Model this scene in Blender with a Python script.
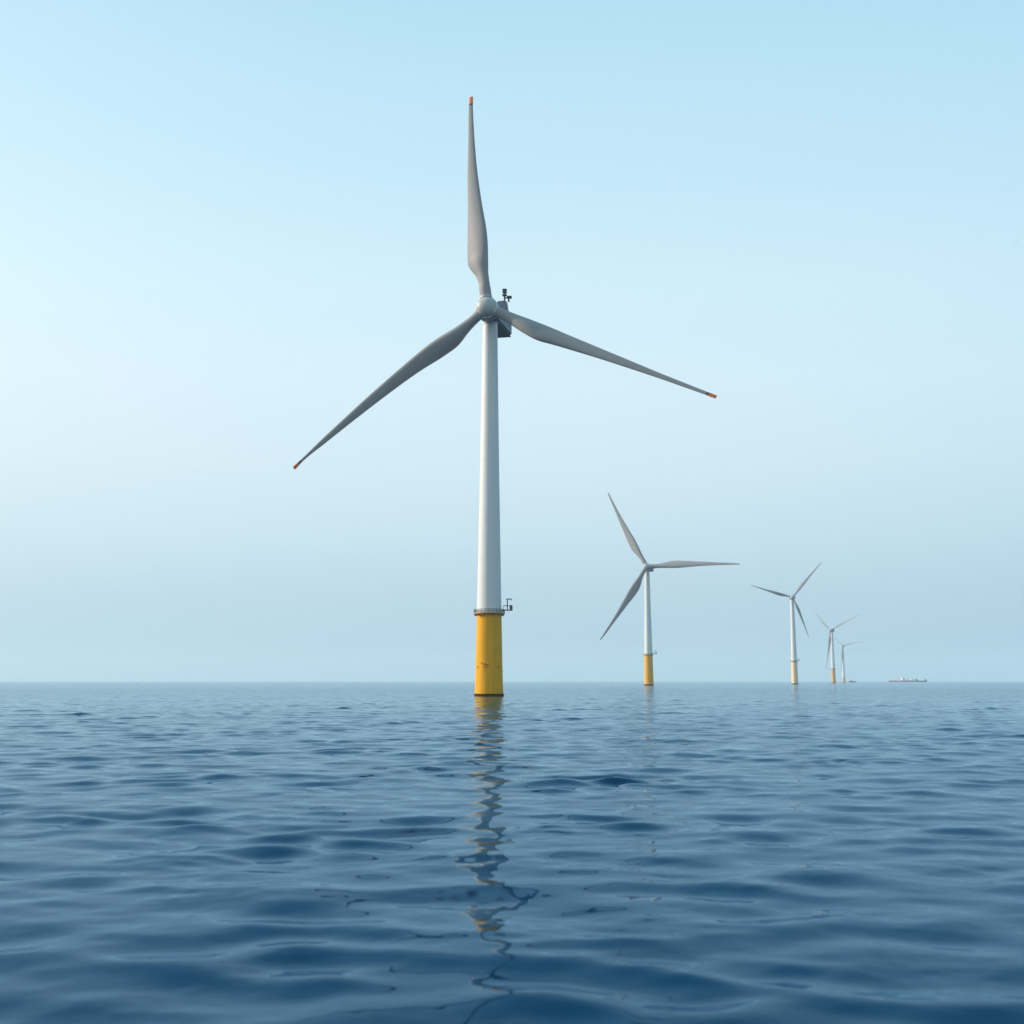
import bpy, bmesh, math, random
import numpy as np
from mathutils import Vector, Matrix

for o in list(bpy.data.objects):
    bpy.data.objects.remove(o)
S = bpy.context.scene
C = S.collection
R = math.radians
random.seed(4)

# ------------------------------------------------------------------ camera
FPX = 1150.0
PITCH = math.atan((681 - 512) / FPX)
CAM_H = 3.25
cam = bpy.data.cameras.new('camera')
cam.sensor_width = 36.0
cam.lens = FPX / 1024 * 36.0
cam.clip_start = 0.1
cam.clip_end = 60000
cam.dof.use_dof = True
cam.dof.focus_distance = 250.0
cam.dof.aperture_fstop = 1.0
co = bpy.data.objects.new('camera', cam)
C.objects.link(co)
co.location = (0, 0, CAM_H)
co.rotation_euler = (math.pi / 2 + PITCH, 0, 0)
S.camera = co

# ------------------------------------------------------------------ render settings
S.render.engine = 'CYCLES'
S.view_settings.view_transform = 'Standard'
S.view_settings.look = 'None'
S.view_settings.exposure = 0.0
S.view_settings.gamma = 1.0
S.view_settings.use_curve_mapping = False
cy = S.cycles
cy.use_denoising = True
cy.max_bounces = 6
cy.diffuse_bounces = 2
cy.glossy_bounces = 3
cy.volume_bounces = 1
cy.caustics_reflective = False
cy.caustics_refractive = False
cy.sample_clamp_indirect = 4.0

# ------------------------------------------------------------------ sky and sun
SUN_EL, SUN_AZ = R(27), R(-81)            # azimuth clockwise from the view direction (+Y)
world = bpy.data.worlds.new('World')
S.world = world
world.use_nodes = True
nt = world.node_tree
nt.nodes.clear()
N = nt.nodes.new
L = nt.links.new
out = N('ShaderNodeOutputWorld')
bg = N('ShaderNodeBackground')
bg.inputs[1].default_value = 0.1
L(bg.outputs[0], out.inputs[0])
sky = N('ShaderNodeTexSky')
sky.sky_type = 'NISHITA'
sky.sun_disc = False
sky.sun_elevation = SUN_EL
sky.sun_rotation = SUN_AZ
sky.air_density = 1.0
sky.dust_density = 1.5
sky.ozone_density = 2.0
tc = N('ShaderNodeTexCoord')
sep = N('ShaderNodeSeparateXYZ')
L(tc.outputs['Generated'], sep.inputs[0])
ele = N('ShaderNodeMath'); ele.operation = 'ARCSINE'
L(sep.outputs['Z'], ele.inputs[0])
mr = N('ShaderNodeMapRange')               # elevation 0..90 deg -> 0..1
mr.inputs['From Max'].default_value = math.pi / 2
L(ele.outputs[0], mr.inputs['Value'])
ramp = N('ShaderNodeValToRGB')
L(mr.outputs[0], ramp.inputs[0])


def lin(c):
    return tuple((x / 255 / 12.92) if x / 255 < 0.04045 else ((x / 255 + 0.055) / 1.055) ** 2.4 for x in c)


# hazy summer sky over water: a dull blue layer on the horizon, a pale band above it, blue overhead
SKY = [(0.0, (165, 196, 214)), (2.0, (178, 206, 221)), (4.0, (191, 214, 227)), (7.0, (209, 230, 239)),
       (10.5, (221, 239, 246)), (14.5, (225, 244, 252)), (19.0, (219, 243, 252)), (24.0, (206, 237, 250)),
       (28.5, (196, 232, 248)), (33.0, (185, 224, 243)), (50.0, (150, 200, 228)), (90.0, (118, 178, 214))]
NIS = [(0, (.187, .186, .149)), (2, (.303, .336, .284)), (5, (.284, .377, .404)), (10, (.206, .309, .419)),
       (20, (.128, .205, .33)), (30, (.095, .155, .266)), (50, (.071, .116, .207)), (90, (.066, .106, .191))]
KN = 0.25                                   # share of the clear-sky texture in the hazy mix
el = ramp.color_ramp.elements
while len(el) < len(SKY):
    el.new(0.5)
for i, (d, c) in enumerate(SKY):
    nis = [np.interp(d, [n[0] for n in NIS], [n[1][k] for n in NIS]) for k in range(3)]
    c = [max(0, a - KN * b) for a, b in zip(lin(c), nis)]
    el[i].position = d / 90
    el[i].color = (*c, 1)
# the haze is brighter on the sun's side and duller, bluer away from it
az = N('ShaderNodeMix'); az.data_type = 'RGBA'
azm = N('ShaderNodeMapRange')
azm.inputs['From Min'].default_value = -1
ab = N('ShaderNodeMath'); ab.operation = 'ABSOLUTE'
L(sep.outputs['X'], ab.inputs[0])
sx = N('ShaderNodeMath'); sx.operation = 'MULTIPLY'
L(sep.outputs['X'], sx.inputs[0])
L(ab.outputs[0], sx.inputs[1])
L(sx.outputs[0], azm.inputs['Value'])
L(azm.outputs[0], az.inputs['Factor'])
az.inputs['A'].default_value = (1.45, 1.26, 1.10, 1)
az.inputs['B'].default_value = (0.40, 0.68, 0.90, 1)
mul = N('ShaderNodeMix'); mul.data_type = 'RGBA'; mul.blend_type = 'MULTIPLY'
mul.inputs['Factor'].default_value = 1
L(ramp.outputs[0], mul.inputs['A'])
L(az.outputs['Result'], mul.inputs['B'])
sc10 = N('ShaderNodeVectorMath'); sc10.operation = 'SCALE'
sc10.inputs['Scale'].default_value = 10.0
L(mul.outputs['Result'], sc10.inputs[0])
scn = N('ShaderNodeVectorMath'); scn.operation = 'SCALE'
scn.inputs['Scale'].default_value = KN
L(sky.outputs[0], scn.inputs[0])
add = N('ShaderNodeVectorMath'); add.operation = 'ADD'
L(sc10.outputs[0], add.inputs[0])
L(scn.outputs[0], add.inputs[1])
L(add.outputs[0], bg.inputs[0])

sl = bpy.data.lights.new('sun', 'SUN')
sl.energy = 4.8
sl.angle = R(0.5)
sl.color = (1.0, 0.90, 0.77)
so = bpy.data.objects.new('sun', sl)
C.objects.link(so)
sd = Vector((math.sin(SUN_AZ) * math.cos(SUN_EL), math.cos(SUN_AZ) * math.cos(SUN_EL), math.sin(SUN_EL)))
so.rotation_euler = sd.to_track_quat('Z', 'Y').to_euler()
so.location = (-60, -20, 60)


# ------------------------------------------------------------------ materials
def principled(name):
    m = bpy.data.materials.new(name)
    m.use_nodes = True
    return m, m.node_tree, m.node_tree.nodes['Principled BSDF']


def paint(name, col, rough=0.45, spec=0.4, streak=0.12, dirt=None, scale=(0.8, 0.8, 0.06), amount=0.3):
    """weathered marine paint: soft vertical streaks and small blotches of dirt"""
    m, t, b = principled(name)
    n, l = t.nodes.new, t.links.new
    g = n('ShaderNodeTexCoord')
    mp = n('ShaderNodeMapping')
    mp.inputs['Scale'].default_value = scale
    l(g.outputs['Object'], mp.inputs[0])
    nz = n('ShaderNodeTexNoise')
    nz.inputs['Scale'].default_value = 1.6
    nz.inputs['Detail'].default_value = 6
    l(mp.outputs[0], nz.inputs['Vector'])
    rp = n('ShaderNodeMapRange')
    rp.inputs['From Min'].default_value = 0.3
    rp.inputs['From Max'].default_value = 0.7
    rp.inputs['To Min'].default_value = 1 - streak
    rp.inputs['To Max'].default_value = 1 + streak * 0.4
    l(nz.outputs[0], rp.inputs['Value'])
    hs = n('ShaderNodeHueSaturation')
    hs.inputs['Color'].default_value = (*col, 1)
    l(rp.outputs[0], hs.inputs['Value'])
    last = hs.outputs[0]
    if dirt:
        n2 = n('ShaderNodeTexNoise')
        n2.inputs['Scale'].default_value = 0.55
        n2.inputs['Detail'].default_value = 8
        n2.inputs['Roughness'].default_value = 0.65
        l(g.outputs['Object'], n2.inputs['Vector'])
        r2 = n('ShaderNodeMapRange')
        r2.inputs['From Min'].default_value = 0.56
        r2.inputs['From Max'].default_value = 0.74
        r2.inputs['To Max'].default_value = amount
        l(n2.outputs[0], r2.inputs['Value'])
        mx = n('ShaderNodeMix'); mx.data_type = 'RGBA'
        l(r2.outputs[0], mx.inputs['Factor'])
        l(last, mx.inputs['A'])
        mx.inputs['B'].default_value = (*dirt, 1)
        last = mx.outputs['Result']
    l(last, b.inputs['Base Color'])
    b.inputs['Roughness'].default_value = rough
    b.inputs['Specular IOR Level'].default_value = spec
    return m


M = dict(
    white=paint('white_tower_paint', (0.70, 0.68, 0.645), 0.5, streak=0.03, dirt=(0.5, 0.47, 0.43), amount=0.05),
    blade=paint('grey_blade_gelcoat', (0.30, 0.28, 0.272), 0.6, spec=0.15, streak=0.06, scale=(0.2, 0.2, 0.2)),
    hub=paint('grey_hub_paint', (0.44, 0.43, 0.41), 0.45, spec=0.3, streak=0.06, scale=(0.5, 0.5, 0.3)),
    seam=paint('pale_seam', (0.75, 0.75, 0.74), 0.4),
    yellow=paint('yellow_foundation_paint', (0.85, 0.385, 0.004), 0.6, spec=0.12, streak=0.12, dirt=(0.42, 0.17, 0.02), amount=0.35),
    cream=paint('faded_cream_paint', (0.90, 0.62, 0.34), 0.5, streak=0.1),
    orange_f=paint('orange_foundation_paint', (0.78, 0.34, 0.04), 0.5, streak=0.1),
    rust=paint('rust_mark', (0.60, 0.25, 0.010), 0.8, spec=0.1, streak=0.3),
    fouling=paint('marine_fouling', (0.05, 0.016, 0.004), 0.8, spec=0.1, streak=0.4, scale=(2, 2, 2)),
    tip=paint('orange_tip_paint', (0.70, 0.15, 0.03), 0.45),
    tipband=paint('dark_tip_band', (0.03, 0.035, 0.04), 0.5),
    steel=paint('dark_galvanised_steel', (0.10, 0.11, 0.12), 0.55, streak=0.2),
    rail=paint('grey_rail_paint', (0.16, 0.16, 0.16), 0.5),
    deck=paint('rusty_orange_deck_edge', (0.55, 0.26, 0.07), 0.6, streak=0.3, scale=(1.5, 1.5, 1.5)),
    nacelle=paint('grey_nacelle_paint', (0.13, 0.17, 0.21), 0.5, spec=0.2, streak=0.1, scale=(0.6, 0.6, 0.3)),
    shade_mast=paint('underside_shade_mast_black', (0.03, 0.033, 0.04), 0.6, streak=0.2),  # near-black: painted shade under the nacelle, own colour of the sensor mast
    redhull=paint('dull_red_hull_paint', (0.62, 0.10, 0.07), 0.6, streak=0.2, scale=(.1, .1, .1)),
    bluehull=paint('slate_blue_hull_paint', (0.05, 0.09, 0.14), 0.6, streak=0.2, scale=(.1, .1, .1)),
    darkhull=paint('dark_grey_hull_paint', (0.06, 0.08, 0.10), 0.6, streak=0.2, scale=(.1, .1, .1)),
    shipwhite=paint('white_deckhouse_paint', (0.88, 0.88, 0.88), 0.5, streak=0.05),
    glass=paint('dark_window_glass', (0.02, 0.025, 0.03), 0.1),
    feather=paint('dark_grey_feather', (0.09, 0.095, 0.10), 0.8),
)


# ------------------------------------------------------------------ mesh helpers
def obj(name, bm, mat, parent=None, smooth=True, angle=35):
    bmesh.ops.recalc_face_normals(bm, faces=bm.faces)
    me = bpy.data.meshes.new(name)
    bm.to_mesh(me)
    bm.free()
    mats = mat if isinstance(mat, (list, tuple)) else [mat]
    for m in mats:
        me.materials.append(m)
    if smooth:
        me.shade_smooth()
        if angle:
            me.set_sharp_from_angle(angle=R(angle))
    o = bpy.data.objects.new(name, me)
    C.objects.link(o)
    if parent:
        o.parent = parent
    return o


def empty(name, loc, label, cat, group=None):
    o = bpy.data.objects.new(name, None)
    C.objects.link(o)
    o.location = loc
    o['label'] = label
    o['category'] = cat
    if group:
        o['group'] = group
    return o


def lathe(bm, prof, seg=64, mtx=None, caps=True):
    """surface of revolution about Z from (radius, z) pairs"""
    rings = []
    for r, z in prof:
        if r < 1e-6:
            rings.append([bm.verts.new((0, 0, z))])
        else:
            rings.append([bm.verts.new((r * math.cos(2 * math.pi * i / seg), r * math.sin(2 * math.pi * i / seg), z))
                          for i in range(seg)])
    for a, b in zip(rings, rings[1:]):
        for i in range(seg):
            j = (i + 1) % seg
            if len(a) == 1 and len(b) == 1:
                continue
            if len(a) == 1:
                bm.faces.new((a[0], b[i], b[j]))
            elif len(b) == 1:
                bm.faces.new((a[i], a[j], b[0]))
            else:
                bm.faces.new((a[i], a[j], b[j], b[i]))
    if caps:
        for r in (rings[0], rings[-1]):
            if len(r) > 2:
                bm.faces.new(r)
    vs = [v for r in rings for v in r]
    if mtx:
        bmesh.ops.transform(bm, matrix=mtx, verts=vs)
    return vs


def box(bm, lo, hi, bevel=0.0, mtx=None):
    r = bmesh.ops.create_cube(bm, size=1)
    vs = r['verts']
    for v in vs:
        v.co = Vector([lo[k] + (v.co[k] + 0.5) * (hi[k] - lo[k]) for k in range(3)])
    if bevel:
        es = list({e for v in vs for e in v.link_edges})
        rb = bmesh.ops.bevel(bm, geom=es, offset=bevel, segments=2, affect='EDGES')
        vs = list({v for f in rb['faces'] for v in f.verts} | {v for v in vs if v.is_valid})
    if mtx:
        bmesh.ops.transform(bm, matrix=mtx, verts=vs)
    return vs


def tube(bm, pts, r, seg=8, closed=False):
    pts = [Vector(p) for p in pts]
    n = len(pts)
    rings = []
    for i, p in enumerate(pts):
        a = pts[(i - 1) % n] if (closed or i) else p
        b = pts[(i + 1) % n] if (closed or i < n - 1) else p
        d = (b - a).normalized()
        u = d.cross(Vector((0, 0, 1)))
        if u.length < 1e-3:
            u = d.cross(Vector((1, 0, 0)))
        u.normalize()
        v = d.cross(u)
        rings.append([bm.verts.new(p + r * (math.cos(2 * math.pi * k / seg) * u + math.sin(2 * math.pi * k / seg) * v))
                      for k in range(seg)])
    for i in range(n if closed else n - 1):
        a, b = rings[i], rings[(i + 1) % n]
        for k in range(seg):
            bm.faces.new((a[k], a[(k + 1) % seg], b[(k + 1) % seg], b[k]))
    if not closed:
        bm.faces.new(rings[0])
        bm.faces.new(rings[-1])


# ------------------------------------------------------------------ the sea
def wave_field():
    """sum of short gravity waves, grouped so that steep patches are scattered"""
    rng = np.random.default_rng(21)
    W = []
    bands = [  # wavelength range, count, rms slope of the band, spread of direction
        (4.5, 8.0, 12, 0.010, 0.9),
        (2.2, 4.5, 30, 0.052, 0.95),
        (1.2, 2.2, 40, 0.064, 1.1),
        (0.55, 1.2, 36, 0.024, 1.2),
        (0.24, 0.55, 34, 0.014, 1.5)]
    for bi, (l0, l1, n, s, sp) in enumerate(bands):
        for i in range(n):
            lam = l0 * (l1 / l0) ** ((i + rng.random()) / n)
            k = 2 * math.pi / lam
            th = -math.pi / 2 + 0.15 + rng.normal() * sp * 0.6     # running mostly along the line of sight
            a = s * math.sqrt(2 / n) / k
            W.append((k * math.cos(th), k * math.sin(th), a, rng.random() * 2 * math.pi, lam, bi))
    G = []
    for bi in range(5):                      # slow envelopes
        g = []
        base = [26, 10, 7, 5, 4][bi]
        for i in range(9):
            lam = base * (0.6 + rng.random() * 1.4)
            th = rng.random() * 2 * math.pi
            g.append((2 * math.pi / lam * math.cos(th), 2 * math.pi / lam * math.sin(th), rng.random() * 6.283))
        G.append(g)
    return W, G


def make_water():
    rad = [0.0, 2.0, 4.0]
    r = 6.0
    while r < 420:
        rad.append(r)
        r *= 1.0036
    while r < 12000:
        rad.append(r)
        r *= 1.025
    rad.append(12000.0)
    rad = np.array(rad)
    ang = np.concatenate([np.arange(-180, -36, 4.0), np.arange(-36, 36.01, 0.07), np.arange(40, 180, 4.0)])
    ang = np.radians(ang)
    nr, na = len(rad), len(ang)
    dr = np.gradient(rad)
    X = (rad[:, None] * np.sin(ang)[None, :]).astype(np.float64)
    Y = (rad[:, None] * np.cos(ang)[None, :]).astype(np.float64)
    Z = np.zeros_like(X)
    DX = np.zeros_like(X)
    DY = np.zeros_like(X)
    W, G = wave_field()
    env = []
    lim = int(np.searchsorted(rad, 800))
    for g in G:
        e = np.zeros((lim, na))
        for kx, ky, p in g:
            e += np.sin(kx * X[:lim] + ky * Y[:lim] + p)
        e /= math.sqrt(len(g) / 2)
        env.append(0.46 + 0.46 * np.exp(0.6 * e) * 0.85)
    for kx, ky, a, p, lam, bi in W:
        fade = np.clip((lam / dr - 2.0) / 1.6, 0, 1) * (rad > 5)
        n = int(np.max(np.nonzero(fade > 0)[0])) + 1 if (fade > 0).any() else 0
        n = min(n, lim)
        if n == 0:
            continue
        ph = kx * X[:n] + ky * Y[:n] + p
        A = a * fade[:n, None] * env[bi][:n]
        Z[:n] += A * np.cos(ph)
        k = math.hypot(kx, ky)
        s = A * np.sin(ph) * 0.8
        DX[:n] -= s * kx / k
        DY[:n] -= s * ky / k
    fine = np.abs(ang) < R(36.5)             # the coarse rest of the disc stays calm
    Z *= fine[None, :]; DX *= fine[None, :]; DY *= fine[None, :]
    P = np.stack([X + DX, Y + DY, Z], -1).reshape(-1, 3).astype(np.float32)
    i = np.arange(nr - 1)[:, None] * na
    j = np.arange(na)[None, :]
    j2 = (j + 1) % na
    F = np.stack([i + j, i + na + j, i + na + j2, i + j2], -1).reshape(-1, 4)
    F = F[na:]                               # the innermost ring (radius 0) is closed by one fan below
    me = bpy.data.meshes.new('water')
    nf = len(F)
    me.vertices.add(len(P))
    me.vertices.foreach_set('co', P.ravel())
    me.loops.add(nf * 4)
    me.loops.foreach_set('vertex_index', F[:, ::-1].ravel().astype(np.int32))
    me.polygons.add(nf)
    me.polygons.foreach_set('loop_start', np.arange(0, nf * 4, 4, dtype=np.int32))
    me.polygons.foreach_set('use_smooth', np.ones(nf, dtype=bool))
    me.update()
    me.validate()
    if me.polygons[nf // 2].normal.z < 0:
        me.flip_normals()
    o = bpy.data.objects.new('water', me)
    C.objects.link(o)
    o['kind'] = 'structure'
    m, t, b = principled('sea_water')
    n, l = t.nodes.new, t.links.new
    t.nodes.remove(b)
    body = n('ShaderNodeBsdfDiffuse')          # light scattered back by the water itself
    body.inputs['Color'].default_value = (0.0006, 0.025, 0.064, 1)
    surf = n('ShaderNodeBsdfGlossy')           # the sky on its surface
    fr = n('ShaderNodeFresnel')
    fr.inputs['IOR'].default_value = 1.333
    tint = n('ShaderNodeMix'); tint.data_type = 'RGBA'     # full mirror at grazing angles, blue-green when seen steeply
    tint.inputs['A'].default_value = (0.34, 0.69, 0.94, 1)
    tint.inputs['B'].default_value = (0.90, 0.97, 1.0, 1)
    l(fr.outputs[0], tint.inputs['Factor'])
    l(tint.outputs['Result'], surf.inputs['Color'])
    frp = n('ShaderNodeMath'); frp.operation = 'POWER'
    frp.inputs[1].default_value = 1.2
    l(fr.outputs[0], frp.inputs[0])
    frk = n('ShaderNodeMath'); frk.operation = 'MULTIPLY'
    frk.inputs[1].default_value = 0.95
    l(frp.outputs[0], frk.inputs[0])
    mixs = n('ShaderNodeMixShader')
    l(frk.outputs[0], mixs.inputs[0])
    l(body.outputs[0], mixs.inputs[1])
    l(surf.outputs[0], mixs.inputs[2])
    l(mixs.outputs[0], t.nodes['Material Output'].inputs['Surface'])
    geo = n('ShaderNodeNewGeometry')
    ln = n('ShaderNodeVectorMath'); ln.operation = 'LENGTH'
    l(geo.outputs['Position'], ln.inputs[0])
    rr = n('ShaderNodeMapRange')             # waves too small for the mesh far out live on as roughness
    rr.inputs['From Min'].default_value = 30
    rr.inputs['From Max'].default_value = 700
    rr.inputs['To Min'].default_value = 0.02
    rr.inputs['To Max'].default_value = 0.16
    l(ln.outputs['Value'], rr.inputs['Value'])
    l(rr.outputs[0], surf.inputs['Roughness'])
    # fine ripples and far chop as surface relief
    def relief(scale, detail, dist, prev, mask_from, mask_to, stretch=(1, 1, 1)):
        mp = n('ShaderNodeMapping')
        mp.inputs['Scale'].default_value = stretch
        l(geo.outputs['Position'], mp.inputs[0])
        nz = n('ShaderNodeTexNoise')
        nz.inputs['Scale'].default_value = scale
        nz.inputs['Detail'].default_value = detail
        l(mp.outputs[0], nz.inputs['Vector'])
        bp = n('ShaderNodeBump')
        bp.inputs['Distance'].default_value = dist
        mk = n('ShaderNodeMapRange')
        mk.inputs['From Min'].default_value = mask_from
        mk.inputs['From Max'].default_value = mask_to
        l(ln.outputs['Value'], mk.inputs['Value'])
        l(mk.outputs[0], bp.inputs['Strength'])
        l(nz.outputs[0], bp.inputs['Height'])
        if prev:
            l(prev.outputs[0], bp.inputs['Normal'])
        return bp
    b0 = relief(1.3, 3, 0.07, None, 30, 260)
    b1 = relief(0.35, 3, 0.35, b0, 110, 420)
    b2 = relief(0.06, 3, 1.0, b1, 300, 900, (0.6, 1, 1))
    for nd in (body, surf, fr):
        l(b2.outputs[0], nd.inputs['Normal'])
    me.materials.append(m)
    return o


make_water()


# ------------------------------------------------------------------ turbines
# blade outlines: (distance from the hub axis, towards leading edge, towards trailing edge), metres
def tab(px, k=1 / 4.4):
    return [(a * k, b * k, c * k) for a, b, c in px]


UP = tab([(9, 5.0, 5.2), (16, 4.6, 5.2), (24, 4.2, 5.8), (33, 3.7, 8.3), (40, 4.0, 12.3), (47, 4.6, 15.4), (56, 5.3, 15.2),
          (71, 5.4, 13.7), (98, 3.0, 11.2), (133, .8, 8.8), (162, .4, 6.0), (200, 1.2, 2.7), (209, 1.6, 1.6)])
RIGHT = tab([(9, 5.0, 5.0), (16, 5.0, 4.8), (27, 6.6, 4.9), (47, 10.8, 6.0), (63, 13.2, 6.0), (82, 11.2, 5.2), (111, 8.3, 4.2),
             (160, 4.9, 2.8), (184, 3.6, 2.1), (230, 2.0, 1.6), (246, 1.5, 1.4)])
LEFT = tab([(9, 4.8, 5.0), (16, 4.2, 5.2), (28, 4.4, 6.4), (45, 6.0, 9.4), (61, 7.9, 8.8), (92, 8.9, 5.4), (131, 8.5, 3.0),
            (150, 8.0, 2.2), (186, 6.3, 1.1), (209, 5.0, .6), (239, 2.6, .2), (250, 2.0, 1.4)])


def smooth_interp(x, xs, ys):
    """monotone-ish cubic interpolation (Catmull-Rom on uneven knots)"""
    xs, ys = np.array(xs), np.array(ys)
    d = np.gradient(ys, xs)
    i = np.clip(np.searchsorted(xs, x) - 1, 0, len(xs) - 2)
    h = xs[i + 1] - xs[i]
    t = np.clip((x - xs[i]) / h, 0, 1)
    return ((2 * t**3 - 3 * t**2 + 1) * ys[i] + (t**3 - 2 * t**2 + t) * h * d[i]
            + (-2 * t**3 + 3 * t**2) * ys[i + 1] + (t**3 - t**2) * h * d[i + 1])


def blade_sections(table, Lb, r0, r1, nsec, seg=28):
    """rings of an aerofoil blade in local axes: x = towards leading edge, y = upwind, z = along the blade"""
    k = Lb / table[-1][0]
    rs = [a[0] * k for a in table]
    rings = []
    for q in range(nsec):
        r = r0 + (r1 - r0) * q / (nsec - 1)
        f = r / Lb
        le = float(smooth_interp(r, rs, [a[1] for a in table])) * (k if k > 1.1 or k < .9 else 1)
        te = float(smooth_interp(r, rs, [a[2] for a in table])) * (k if k > 1.1 or k < .9 else 1)
        beta = R(np.interp(f, [0, 0.08, 0.2, 0.45, 0.8, 1], [30, 30, 26, 15, 8, 6]))
        ch = (le + te) / math.cos(beta * min(1, f / 0.2))
        mid = (le - te) / 2
        rnd = float(np.interp(f, [0, 0.09, 0.24], [1, 1, 0]))          # round root -> aerofoil
        rnd = rnd * rnd * (3 - 2 * rnd)
        th = max(float(np.interp(f, [0, .1, .25, .5, 1], [1.0, 0.85, 0.36, 0.25, 0.24])) * ch, 0.12)
        if rnd > 0.99:
            th = ch
        ring = []
        for s in range(seg):
            a = 2 * math.pi * s / seg
            ca, sa = math.cos(a), math.sin(a)
            xc = ca * ch / 2
            yround = sa * th / 2
            u = (1 - ca) / 2                                          # 0 leading .. 1 trailing
            prof = 2.6 * math.sqrt(max(u, 0)) * (1 - u) ** 0.85
            yair = (prof if sa > 0 else -prof * 0.75) * th / 2 + 0.0
            if s in (0, seg // 2):
                yair = 0
            y = yround * rnd + yair * (1 - rnd)
            x = xc + mid / max(math.cos(beta), .5) * 1.0
            cb, sb = math.cos(beta), math.sin(beta)
            ring.append(Vector((x * cb - y * sb, x * sb + y * cb, r)))
        rings.append(ring)
    return rings


def loft(bm, rings, cap0=True, cap1=True, mtx=None):
    R_ = [[bm.verts.new(mtx @ p if mtx else p) for p in r] for r in rings]
    n = len(R_[0])
    for a, b in zip(R_, R_[1:]):
        for i in range(n):
            bm.faces.new((a[i], a[(i + 1) % n], b[(i + 1) % n], b[i]))
    if cap0:
        bm.faces.new(R_[0])
    if cap1:
        bm.faces.new(R_[-1])


def wind_turbine(loc, label, hub_off, yaw, tilt, blades, tables, deck_z, found_mat, top_r, low_r, base_r,
                 tips=True, detail=True, crane=True, crane_px=1.0, nac=15.2):
    t = empty('wind_turbine', loc, label, 'wind turbine', 'wind turbines standing in the sea')
    seg = 96 if detail else 48
    H = Vector(hub_off)
    yaw, tilt = R(yaw), R(tilt)
    nose = Vector((-math.sin(yaw) * math.cos(tilt), -math.cos(yaw) * math.cos(tilt), math.sin(tilt)))
    ex = Vector((math.cos(yaw), -math.sin(yaw), 0))
    ez = nose.cross(ex)
    if ez.z < 0:
        ez = -ez
    ztop = H.z - 2.1
    # --- foundation, its fouled waterline band and the marks on it
    bm = bmesh.new()
    fr = low_r * 1.005
    prof = [(base_r, -2.5)]
    for q in range(13):
        u = q / 12
        rr = base_r + (fr - base_r) * (u ** 0.75)
        prof.append((rr, 0.2 + (deck_z - 0.55 - 0.2) * u))
    prof += [(fr + 0.10, deck_z - 0.5), (fr + 0.10, deck_z - 0.28), (fr, deck_z - 0.26), (fr, deck_z - 0.12)]
    lathe(bm, prof, seg)
    fd = obj('foundation', bm, found_mat, t)
    bh = .55 if detail else 1.0
    bm = bmesh.new()
    lathe(bm, [(base_r + 0.03, -2.4), (base_r + 0.10, -0.3), (base_r + 0.12, 0.30), (base_r + 0.08, bh - .03), (base_r + 0.005, bh)], seg)
    obj('waterline_band', bm, M['fouling'], fd)
    if detail:
        zz = (696.3 - 667.6) / 4.6
        for a, w, dz in ((-146, .5, 0), (-111, .45, -.05), (-99, .5, 0), (-44, .6, 0)):   # rusty lugs in a row
            bm = bmesh.new()
            rr = base_r + (fr - base_r) * ((zz / deck_z) ** 0.75)
            mt = Matrix.Rotation(R(a), 4, 'Z') @ Matrix.Translation((rr - .04, 0, zz + dz))
            box(bm, (-.1, -w / 2, -.16), (.12, w / 2, .16), .04, mt)
            obj('bracket', bm, M['rust'], fd)
        bm = bmesh.new()
        zz = (696.3 - 664.6) / 4.6
        rr = base_r + (fr - base_r) * ((zz / deck_z) ** 0.75)
        pts = []
        for q in range(9):
            a = R(-125 + q * 4.5)
            pts.append(((rr + .03) * math.cos(a), (rr + .03) * math.sin(a), zz + .22 - .05 * q + .1 * math.sin(q * 1.7)))
        tube(bm, pts, .17, 8)
        obj('rusty_pipe_stub', bm, M['rust'], fd)
    # --- tower in sections with flanges
    bm = bmesh.new()
    zs = [deck_z + 0.06, deck_z + 12, deck_z + 34, ztop - 18, ztop]
    def rad(z):
        u = (z - deck_z) / (ztop - deck_z)
        return low_r + (top_r - low_r) * (1.12 * u if u < .55 else .616 + (u - .55) / .45 * .384)
    prof = [(rad(zs[0]) , zs[0])]
    for z in zs[1:-1]:
        prof += [(rad(z), z - .17), (rad(z) + .025, z - .16), (rad(z) + .025, z + .16), (rad(z), z + .17)]
    prof.append((rad(ztop), ztop))
    lathe(bm, prof, seg)
    tw = obj('tower', bm, M['white'], t)
    bm = bmesh.new()
    lathe(bm, [(top_r + .06, ztop - .45), (top_r + .1, ztop - .4), (top_r + .1, ztop + .2)], seg)
    obj('yaw_ring', bm, M['white'], tw)
    if detail:
        bm = bmesh.new()
        mt = Matrix.Rotation(R(155), 4, 'Z') @ Matrix.Translation((low_r - .02, 0, deck_z + .1))
        box(bm, (-.1, -.45, .15), (.06, .45, 2.3), .05, mt)
        obj('door', bm, M['steel'], tw)
    # --- work platform, railing and davit crane
    pr = fr + 0.72
    bm = bmesh.new()
    lathe(bm, [(fr - .2, deck_z - .22), (pr, deck_z - .22), (pr, deck_z + .02), (fr - .2, deck_z + .02)], seg)
    pf = obj('platform', bm, M['deck'], t)
    bm = bmesh.new()
    rw = .07
    for h in (0.4, 0.75):
        tube(bm, [((pr - .08) * math.cos(2 * math.pi * q / 40), (pr - .08) * math.sin(2 * math.pi * q / 40), deck_z + h) for q in range(40)], rw, 6, True)
    for q in range(24):
        a = 2 * math.pi * q / 24
        tube(bm, [((pr - .08) * math.cos(a), (pr - .08) * math.sin(a), deck_z), ((pr - .08) * math.cos(a), (pr - .08) * math.sin(a), deck_z + 0.77)], rw, 6)
    obj('railing', bm, M['rail'], pf)
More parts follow.
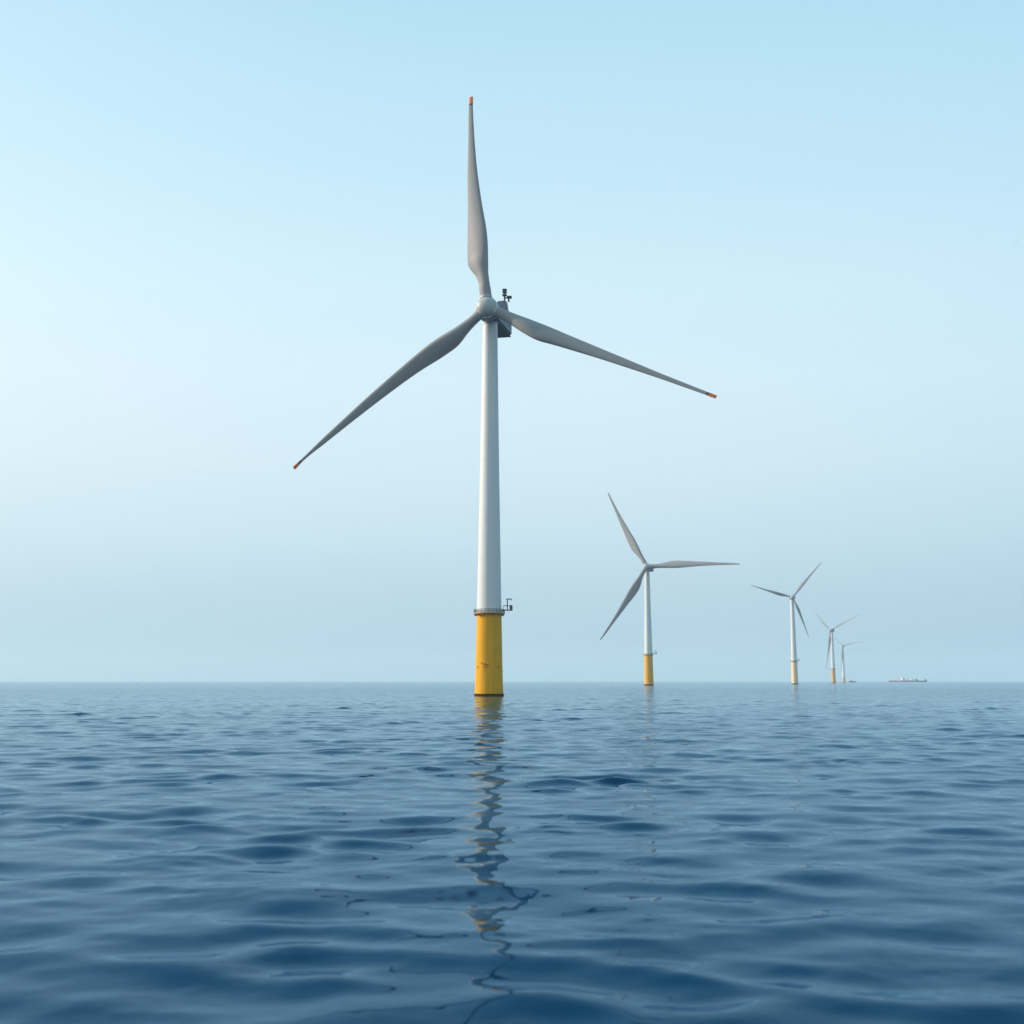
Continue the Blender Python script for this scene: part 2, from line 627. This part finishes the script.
    if detail:                               # dark brackets under the deck at the sides
        for q in range(14):
            bm = bmesh.new()
            mt = Matrix.Rotation(2 * math.pi * (q + .5) / 14, 4, 'Z')
            box(bm, (fr - .05, -.06, deck_z - .6), (pr - .1, .06, deck_z - .222), 0, mt)
            obj('deck_support', bm, M['deck'], pf)
    if crane:
        cr = bpy.data.objects.new('davit_crane', None)
        bm = bmesh.new()
        s = crane_px
        X0 = pr - .4
        box(bm, (X0, -.7, deck_z + .55), (X0 + 2.1 * s, .7, deck_z + .72), .03)
        for yy in (-.66, .66):
            tube(bm, [(X0 + .1, yy, deck_z + 1.6), (X0 + 2.05 * s, yy, deck_z + 1.6)], .05, 6)
            for xx in (.1, 1.0 * s, 2.05 * s):
                tube(bm, [(X0 + xx, yy, deck_z + .6), (X0 + xx, yy, deck_z + 1.62)], .05, 6)
        tube(bm, [(X0 + .05, -.6, deck_z + .6), (X0 - .4, -.6, deck_z - .1)], .09, 6)
        tube(bm, [(X0 + .05, .6, deck_z + .6), (X0 - .4, .6, deck_z - .1)], .09, 6)
        cb = obj('davit_crane', bm, M['steel'], t)
        bm = bmesh.new()
        box(bm, (X0 + 1.45 * s, -.35, deck_z + .72), (X0 + 2.0 * s, .3, deck_z + 1.75), .08)
        obj('winch', bm, M['steel'], cb)
        bm = bmesh.new()
        tube(bm, [(X0 + .95 * s, 0, deck_z + .7), (X0 + .95 * s, 0, deck_z + 3.05)], .11, 8)
        obj('post', bm, M['steel'], cb)
        bm = bmesh.new()
        tube(bm, [(X0 + .7 * s, -.05, deck_z + 3.0), (X0 + 1.3 * s, -.25, deck_z + 3.08), (X0 + 1.95 * s, -.5, deck_z + 3.0)], .12, 8)
        tube(bm, [(X0 + 1.85 * s, -.48, deck_z + 3.0), (X0 + 1.85 * s, -.48, deck_z + 2.6)], .04, 6)
        obj('arm', bm, M['steel'], cb)
    # --- nacelle: u = backwards along the rotor axis (level), v = right, w = up
    back = Vector((math.sin(yaw), math.cos(yaw), 0))
    nm = Matrix((( ex.x, back.x, 0, H.x), (ex.y, back.y, 0, H.y), (0, 0, 1, H.z), (0, 0, 0, 1)))
    bm = bmesh.new()
    vs = box(bm, (-2.1, 1.9, -2.15), (2.1, nac, 2.2), 0.0)
    for v in vs:                             # slight taper to the rear and rounded shoulders
        if v.co.y > 8:
            v.co.x *= 1.06
        else:
            v.co.x *= .93
            v.co.z *= .96
    bmesh.ops.bevel(bm, geom=list(bm.edges), offset=.35, segments=3, affect='EDGES')
    bmesh.ops.transform(bm, matrix=nm, verts=bm.verts)
    nc = obj('nacelle', bm, M['nacelle'], t)
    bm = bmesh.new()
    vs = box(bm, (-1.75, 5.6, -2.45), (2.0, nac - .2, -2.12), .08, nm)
    obj('underside_shade', bm, M['shade_mast'], nc)  # added slab, its near-black colour stands in for shade below the nacelle
    if detail:
        bm = bmesh.new()
        vs = box(bm, (-1.2, 11.2, 2.15), (2.05, 13.6, 5.5))
        for v in vs:
            if v.co.z > 4:
                v.co.x = .8 + (v.co.x - .8) * .62
                v.co.y = 12.4 + (v.co.y - 12.4) * .7
        bmesh.ops.bevel(bm, geom=list(bm.edges), offset=.12, segments=2, affect='EDGES')
        bmesh.ops.transform(bm, matrix=nm, verts=bm.verts)
        ck = obj('cooler', bm, M['nacelle'], nc)
        bm = bmesh.new()
        for k, (a, b_) in enumerate(((1.1, 12.4), (2.0, 12.8))):
            hh = 8.3 if k == 0 else 6.8
            tube(bm, [nm @ Vector((a, b_, 5.5)), nm @ Vector((a, b_, hh))], .2, 8)
        tube(bm, [nm @ Vector((.9, 12.4, 6.4)), nm @ Vector((2.2, 12.8, 6.6))], .16, 8)
        for z in (6.9, 7.6, 8.2):
            box(bm, (.62, 12.0, z), (1.6, 12.8, z + .36), .05, nm)
        box(bm, (1.6, 12.5, 6.3), (2.7, 13.1, 6.9), .05, nm)
        obj('sensor_mast', bm, M['shade_mast'], nc)
    # --- hub: nose cone and barrel about the rotor axis
    rm = Matrix(((ex.x, ez.x, nose.x, H.x), (ex.y, ez.y, nose.y, H.y), (ex.z, ez.z, nose.z, H.z), (0, 0, 0, 1)))
    bm = bmesh.new()
    prof = [(0, 2.35)]
    for q in range(1, 15):
        a = R(90 - q * 6.4)
        prof.append((2.42 * math.cos(a), 0.35 + 2.0 * math.sin(a)))
    prof += [(2.45, .3), (2.55, .1), (2.62, -.6), (2.55, -1.6), (2.3, -2.2), (1.9, -2.5)]
    lathe(bm, prof, 64, rm)
    hb = obj('hub', bm, M['hub'], t, angle=50)
    bm = bmesh.new()
    ring = [rm @ Vector((2.47 * math.cos(a), 2.47 * math.sin(a), .36)) for a in [2 * math.pi * q / 64 for q in range(64)]]
    tube(bm, ring, .11, 6, True)
    obj('seam', bm, M['seam'], hb)
    # --- three blades
    for (ang, Lb), table in zip(blades, tables):
        a = R(ang)
        er = math.sin(a) * ex + math.cos(a) * ez
        et = math.cos(a) * ex - math.sin(a) * ez          # clockwise seen from upwind
        mt = Matrix(((et.x, nose.x, er.x, H.x), (et.y, nose.y, er.y, H.y), (et.z, nose.z, er.z, H.z), (0, 0, 0, 1)))
        bm = bmesh.new()
        lt = Lb - (2.3 if tips else 0)
        loft(bm, blade_sections(table, Lb, 1.9, lt, 70 if detail else 40), mtx=mt)
        bl = obj('blade', bm, M['blade'], t, angle=60)
        bm = bmesh.new()
        r_root = (table[0][1] + table[0][2]) / 2 * (Lb / table[-1][0])
        lathe(bm, [(r_root * 1.0, 2.2), (r_root * 1.07, 2.25), (r_root * 1.07, 2.75), (r_root * 1.0, 2.8)], 40, mt)
        obj('root_collar', bm, M['hub'], bl)
        if tips:
            bm = bmesh.new()
            loft(bm, blade_sections(table, Lb, Lb - 2.3, Lb - 1.8, 3), mtx=mt)
            obj('dark_band', bm, M['tipband'], bl)
            bm = bmesh.new()
            rg = blade_sections(table, Lb, Lb - 1.8, Lb, 6)
            grown = []
            for r_ in rg:
                c = sum(r_, Vector()) / len(r_)
                grown.append([c + (p - c) * 1.14 for p in r_])
            loft(bm, grown, mtx=mt)
            obj('orange_tip', bm, M['tip'], bl)
    return t


def generic(c):
    return [(a, b * c, d * c) for a, b, d in
            tab([(9, 5.0, 5.2), (16, 4.8, 5.2), (24, 4.4, 5.8), (33, 4.3, 7.6), (42, 4.6, 10.2), (54, 5.2, 12.8), (68, 5.4, 13.2),
                 (98, 3.6, 10.8), (133, 1.6, 8.0), (162, 1.0, 5.6), (200, 1.0, 2.6), (209, 1.0, 1.4)])]


GEN, SLIM, THIN = generic(1.0), generic(.78), generic(.70)
wind_turbine((-5.0, 253.0, 0), 'tall grey-bladed wind turbine nearest the camera, bright yellow base and orange blade tips',
             (-0.66, -4.38, 86.04), 13.3, 6, [(-5.79, 54.76), (115.6, 55.86), (-129.09, 56.45)], [UP, RIGHT, LEFT],
             18.0, M['yellow'], 1.68, 2.70, 3.12)
wind_turbine((98.6, 836.9, 0), 'second nearest wind turbine, yellow base, one blade pointing level to the right',
             (-0.84, -4.27, 85.6), 18.5, 8, [(-27.38, 65.18), (90.41, 66.89), (-147.97, 63.13)], [GEN] * 3,
             22.0, M['yellow'], 1.75, 2.95, 3.35, tips=False, detail=False, crane_px=1.3)
wind_turbine((279.4, 1148.0, 0), 'hazy wind turbine on a pale cream base, third in the receding row',
             (-0.3, -4.43, 85.7), 10, 6, [(40.36, 46.17), (161.14, 42.09), (-72.32, 42.51)], [SLIM] * 3,
             22.5, M['cream'], 1.75, 2.9, 3.25, tips=False, detail=False)
wind_turbine((526.3, 1901.6, 0), 'far wind turbine on an orange base with one blade hanging down along its tower',
             (-3.14, -3.18, 85.9), 45, 6, [(65.64, 59.63), (-173.85, 63.91), (-43.54, 44.54)], [THIN] * 3,
             23.5, M['orange_f'], 2.0, 3.0, 3.6, tips=False, detail=False, crane=False, nac=9.5)
wind_turbine((783.0, 2742.0, 0), 'farthest and smallest wind turbine, short orange base beside a low dark barge',
             (-1.4, -3.45, 85.9), 40, 6, [(79.67, 53.11), (-178.11, 62.05), (-42.22, 36.79)], [THIN] * 3,
             9.5, M['orange_f'], 2.2, 3.3, 4.2, tips=False, detail=False, crane=False, nac=9.5)


# ------------------------------------------------------------------ vessels
def hull_mesh(bm, Lh, B, h, sheer=0.8, draft=1.5, bow=1):
    """a ship's hull along X, pointed at the +X end (bow = 1) or -X end (-1), deck closed"""
    secs = []
    n = 22
    for q in range(n + 1):
        u = q / n
        x = (-0.5 + u) * Lh
        w = B / 2 * (min(1, (u / .06) ** .4 * .9 + .1) if u < .06 else (1 if u < .72 else max(.02, 1 - ((u - .72) / .28) ** 2.1)))
        zt = h + sheer * (max(0, u - .7) / .3) ** 2 + sheer * .3 * max(0, .15 - u) / .15
        rake = Lh * .02 * max(0, (u - .8) / .2)
        secs.append([Vector((bow * (x - rake), -w * .55, -draft)), Vector((bow * (x), -w * .93, 0.2)), Vector((bow * (x + rake * .6), -w, zt)),
                     Vector((bow * (x + rake * .6), w, zt)), Vector((bow * x, w * .93, 0.2)), Vector((bow * (x - rake), w * .55, -draft))])
    loft(bm, secs)


def cargo_ship(loc):
    s = empty('cargo_ship', loc, 'pale reddish cargo ship with white deckhouses far out on the horizon', 'ship')
    bm = bmesh.new(); hull_mesh(bm, 78, 13, 4.0, 1.6, bow=-1)
    obj('hull', bm, M['redhull'], s, angle=30)
    def house(blocks, name='deckhouse', mat='shipwhite'):
        bm = bmesh.new()
        for lo, hi in blocks:
            box(bm, lo, hi, .2)
        return obj(name, bm, M[mat], s)
    h1 = house([((-1, -5.8, 3.2), (11, 5.8, 8.2)), ((1, -5.4, 8.22), (8, 5.4, 12)), ((.5, -6, 12.02), (7.5, 6, 14))])
    for q in range(6):
        bm = bmesh.new()
        box(bm, (1.6 + q * .8, -6.06, 12.5), (2.1 + q * .8, -5.98, 13.3))
        obj('window', bm, M['glass'], h1)
    house([((15, -5.8, 3.2), (23, 5.8, 7.8))])
    house([((-12, -5.8, 3.2), (-5, 5.8, 7.4))])
    house([((-25, -5.6, 3.2), (-15, 5.6, 6.0))])
    house([((27, -5.6, 3.2), (37.5, 5.6, 8.4)), ((29, -5, 8.42), (35, 5, 9.6))])
    for x, hh in ((-3.5, 15), (-13, 12), (25, 12)):
        bm = bmesh.new()
        tube(bm, [(x, 0, 4), (x, 0, hh)], .35, 8)
        tube(bm, [(x - 2.5, 0, hh - 1.5), (x, 0, hh - 4.5), (x + 4, 0, hh - 1)], .22, 6)
        obj('mast', bm, M['redhull'], s)
    bm = bmesh.new()
    lathe(bm, [(1.3, 7), (1.2, 11.5), (1.0, 11.6)], 20, Matrix.Translation((9, 0, 0)))
    obj('funnel', bm, M['redhull'], s)
    for x in (-33, -27):
        bm = bmesh.new(); box(bm, (x, -4, 3.5), (x + 4.5, 4, 5.2), .15)
        obj('hatch', bm, M['redhull'], s)
    return s


def work_ship(loc):
    s = empty('coaster', loc, 'dark slate-blue low vessel just right of the pale ship on the horizon', 'ship')
    bm = bmesh.new(); hull_mesh(bm, 37, 9, 3.6, 2.2, bow=1)
    obj('hull', bm, M['bluehull'], s, angle=30)
    bm = bmesh.new(); box(bm, (-17, -4, 3.9), (-9, 4, 6.6), .2); box(bm, (-16, -3.6, 6.62), (-11.5, 3.6, 8.9), .2)
    h = obj('wheelhouse', bm, M['bluehull'], s)
    for q in range(5):
        bm = bmesh.new()
        box(bm, (-15.6 + q * .8, -3.66, 7.4), (-15.1 + q * .8, -3.58, 8.2))
        obj('window', bm, M['glass'], h)
    bm = bmesh.new(); box(bm, (11.5, -3, 4.1), (16.5, 3, 7.4), .3); box(bm, (13, -1, 7.42), (15, 1, 8.6), .2)
    obj('forecastle', bm, M['bluehull'], s)
    bm = bmesh.new(); box(bm, (-6, -3, 3.65), (8, 3, 4.5), .2)
    obj('hatch', bm, M['darkhull'], s)
    bm = bmesh.new(); tube(bm, [(-13.5, 0, 8.9), (-13.5, 0, 12.5)], .18, 6)
    obj('mast', bm, M['darkhull'], s)
    return s


def barge(loc):
    s = empty('barge', loc, 'small low dark barge on the water beside the farthest wind turbine', 'barge')
    bm = bmesh.new(); hull_mesh(bm, 20, 7, 1.9, .9, bow=1)
    obj('hull', bm, M['darkhull'], s, angle=30)
    bm = bmesh.new(); box(bm, (-4.5, -2.4, 2.0), (1.5, 2.4, 3.6), .15); box(bm, (-3.5, -2, 3.62), (-.5, 2, 4.9), .15)
    h = obj('wheelhouse', bm, M['darkhull'], s)
    for q in range(3):
        bm = bmesh.new()
        box(bm, (-3.2 + q * .9, -2.05, 4.0), (-2.6 + q * .9, -1.97, 4.6))
        obj('window', bm, M['glass'], h)
    bm = bmesh.new(); box(bm, (3.5, -2.2, 2.0), (8.0, 2.2, 3.1), .15)
    obj('deck_cargo', bm, M['darkhull'], s)
    return s


def at(px, y):
    return (px - 512) / FPX * y * math.cos(PITCH)


cargo_ship((at(901.5, 3600), 3600, 0))
work_ship((at(920.8, 3500), 3500, 0))
barge((at(852, 2760), 2760, 0))


# ------------------------------------------------------------------ a distant seabird
def seabird(loc):
    bm = bmesh.new()
    body = [(-.28, .015, 0), (-.2, .05, 0), (-.05, .09, 0), (.1, .085, .01), (.2, .06, .03), (.27, .055, .045), (.32, .02, .04), (.37, .006, .03)]
    loft(bm, [[Vector((x, r * math.cos(a), z + r * math.sin(a))) for a in [2 * math.pi * k / 12 for k in range(12)]] for x, r, z in body])
    for s in (-1, 1):
        secs = []
        for u in np.linspace(0, 1, 8):
            yy = s * (.05 + .62 * u)
            zz = .03 + .16 * math.sin(u * 2.2)
            c = .17 * (1 - u ** 1.8) + .015
            xo = .06 - .12 * u * u
            secs.append([Vector((xo + c * .6, yy, zz)), Vector((xo, yy, zz + .018 * (1 - u) + .006)), Vector((xo - c * .6, yy, zz)), Vector((xo, yy, zz - .008))])
        loft(bm, secs)
    loft(bm, [[Vector((-.26, -.02, .01)), Vector((-.26, .02, .01)), Vector((-.26, .02, -.01)), Vector((-.26, -.02, -.01))],
              [Vector((-.4, -.07, .012)), Vector((-.4, .07, .012)), Vector((-.4, .07, .004)), Vector((-.4, -.07, .004))]])
    o = obj('seabird', bm, M['feather'])
    o.location = loc
    o.rotation_euler = (0, R(-6), R(55))
    o['label'] = 'tiny lone seabird flying high in the pale sky at far right'
    o['category'] = 'bird'


d = 340.0
bz = d * math.tan(PITCH + math.atan((512 - 242.5) / FPX))
seabird((504.5 / FPX * (d * math.cos(PITCH) + bz * math.sin(PITCH)), d, CAM_H + bz))

# ------------------------------------------------------------------ sea haze
bm = bmesh.new()
box(bm, (-12500, -12500, -4.0), (12500, 12500, 260.0))
hz = obj('haze', bm, bpy.data.materials.new('haze_air'), smooth=False)
hz['kind'] = 'stuff'
hm = hz.data.materials[0]
hm.use_nodes = True
hm.node_tree.nodes.clear()
ho = hm.node_tree.nodes.new('ShaderNodeOutputMaterial')
hv = hm.node_tree.nodes.new('ShaderNodeVolumePrincipled')
hv.inputs['Color'].default_value = (0.76, 0.92, 0.98, 1)
hv.inputs['Density'].default_value = 0.00014
hv.inputs['Anisotropy'].default_value = 0.1
hm.node_tree.links.new(hv.outputs[0], ho.inputs['Volume'])
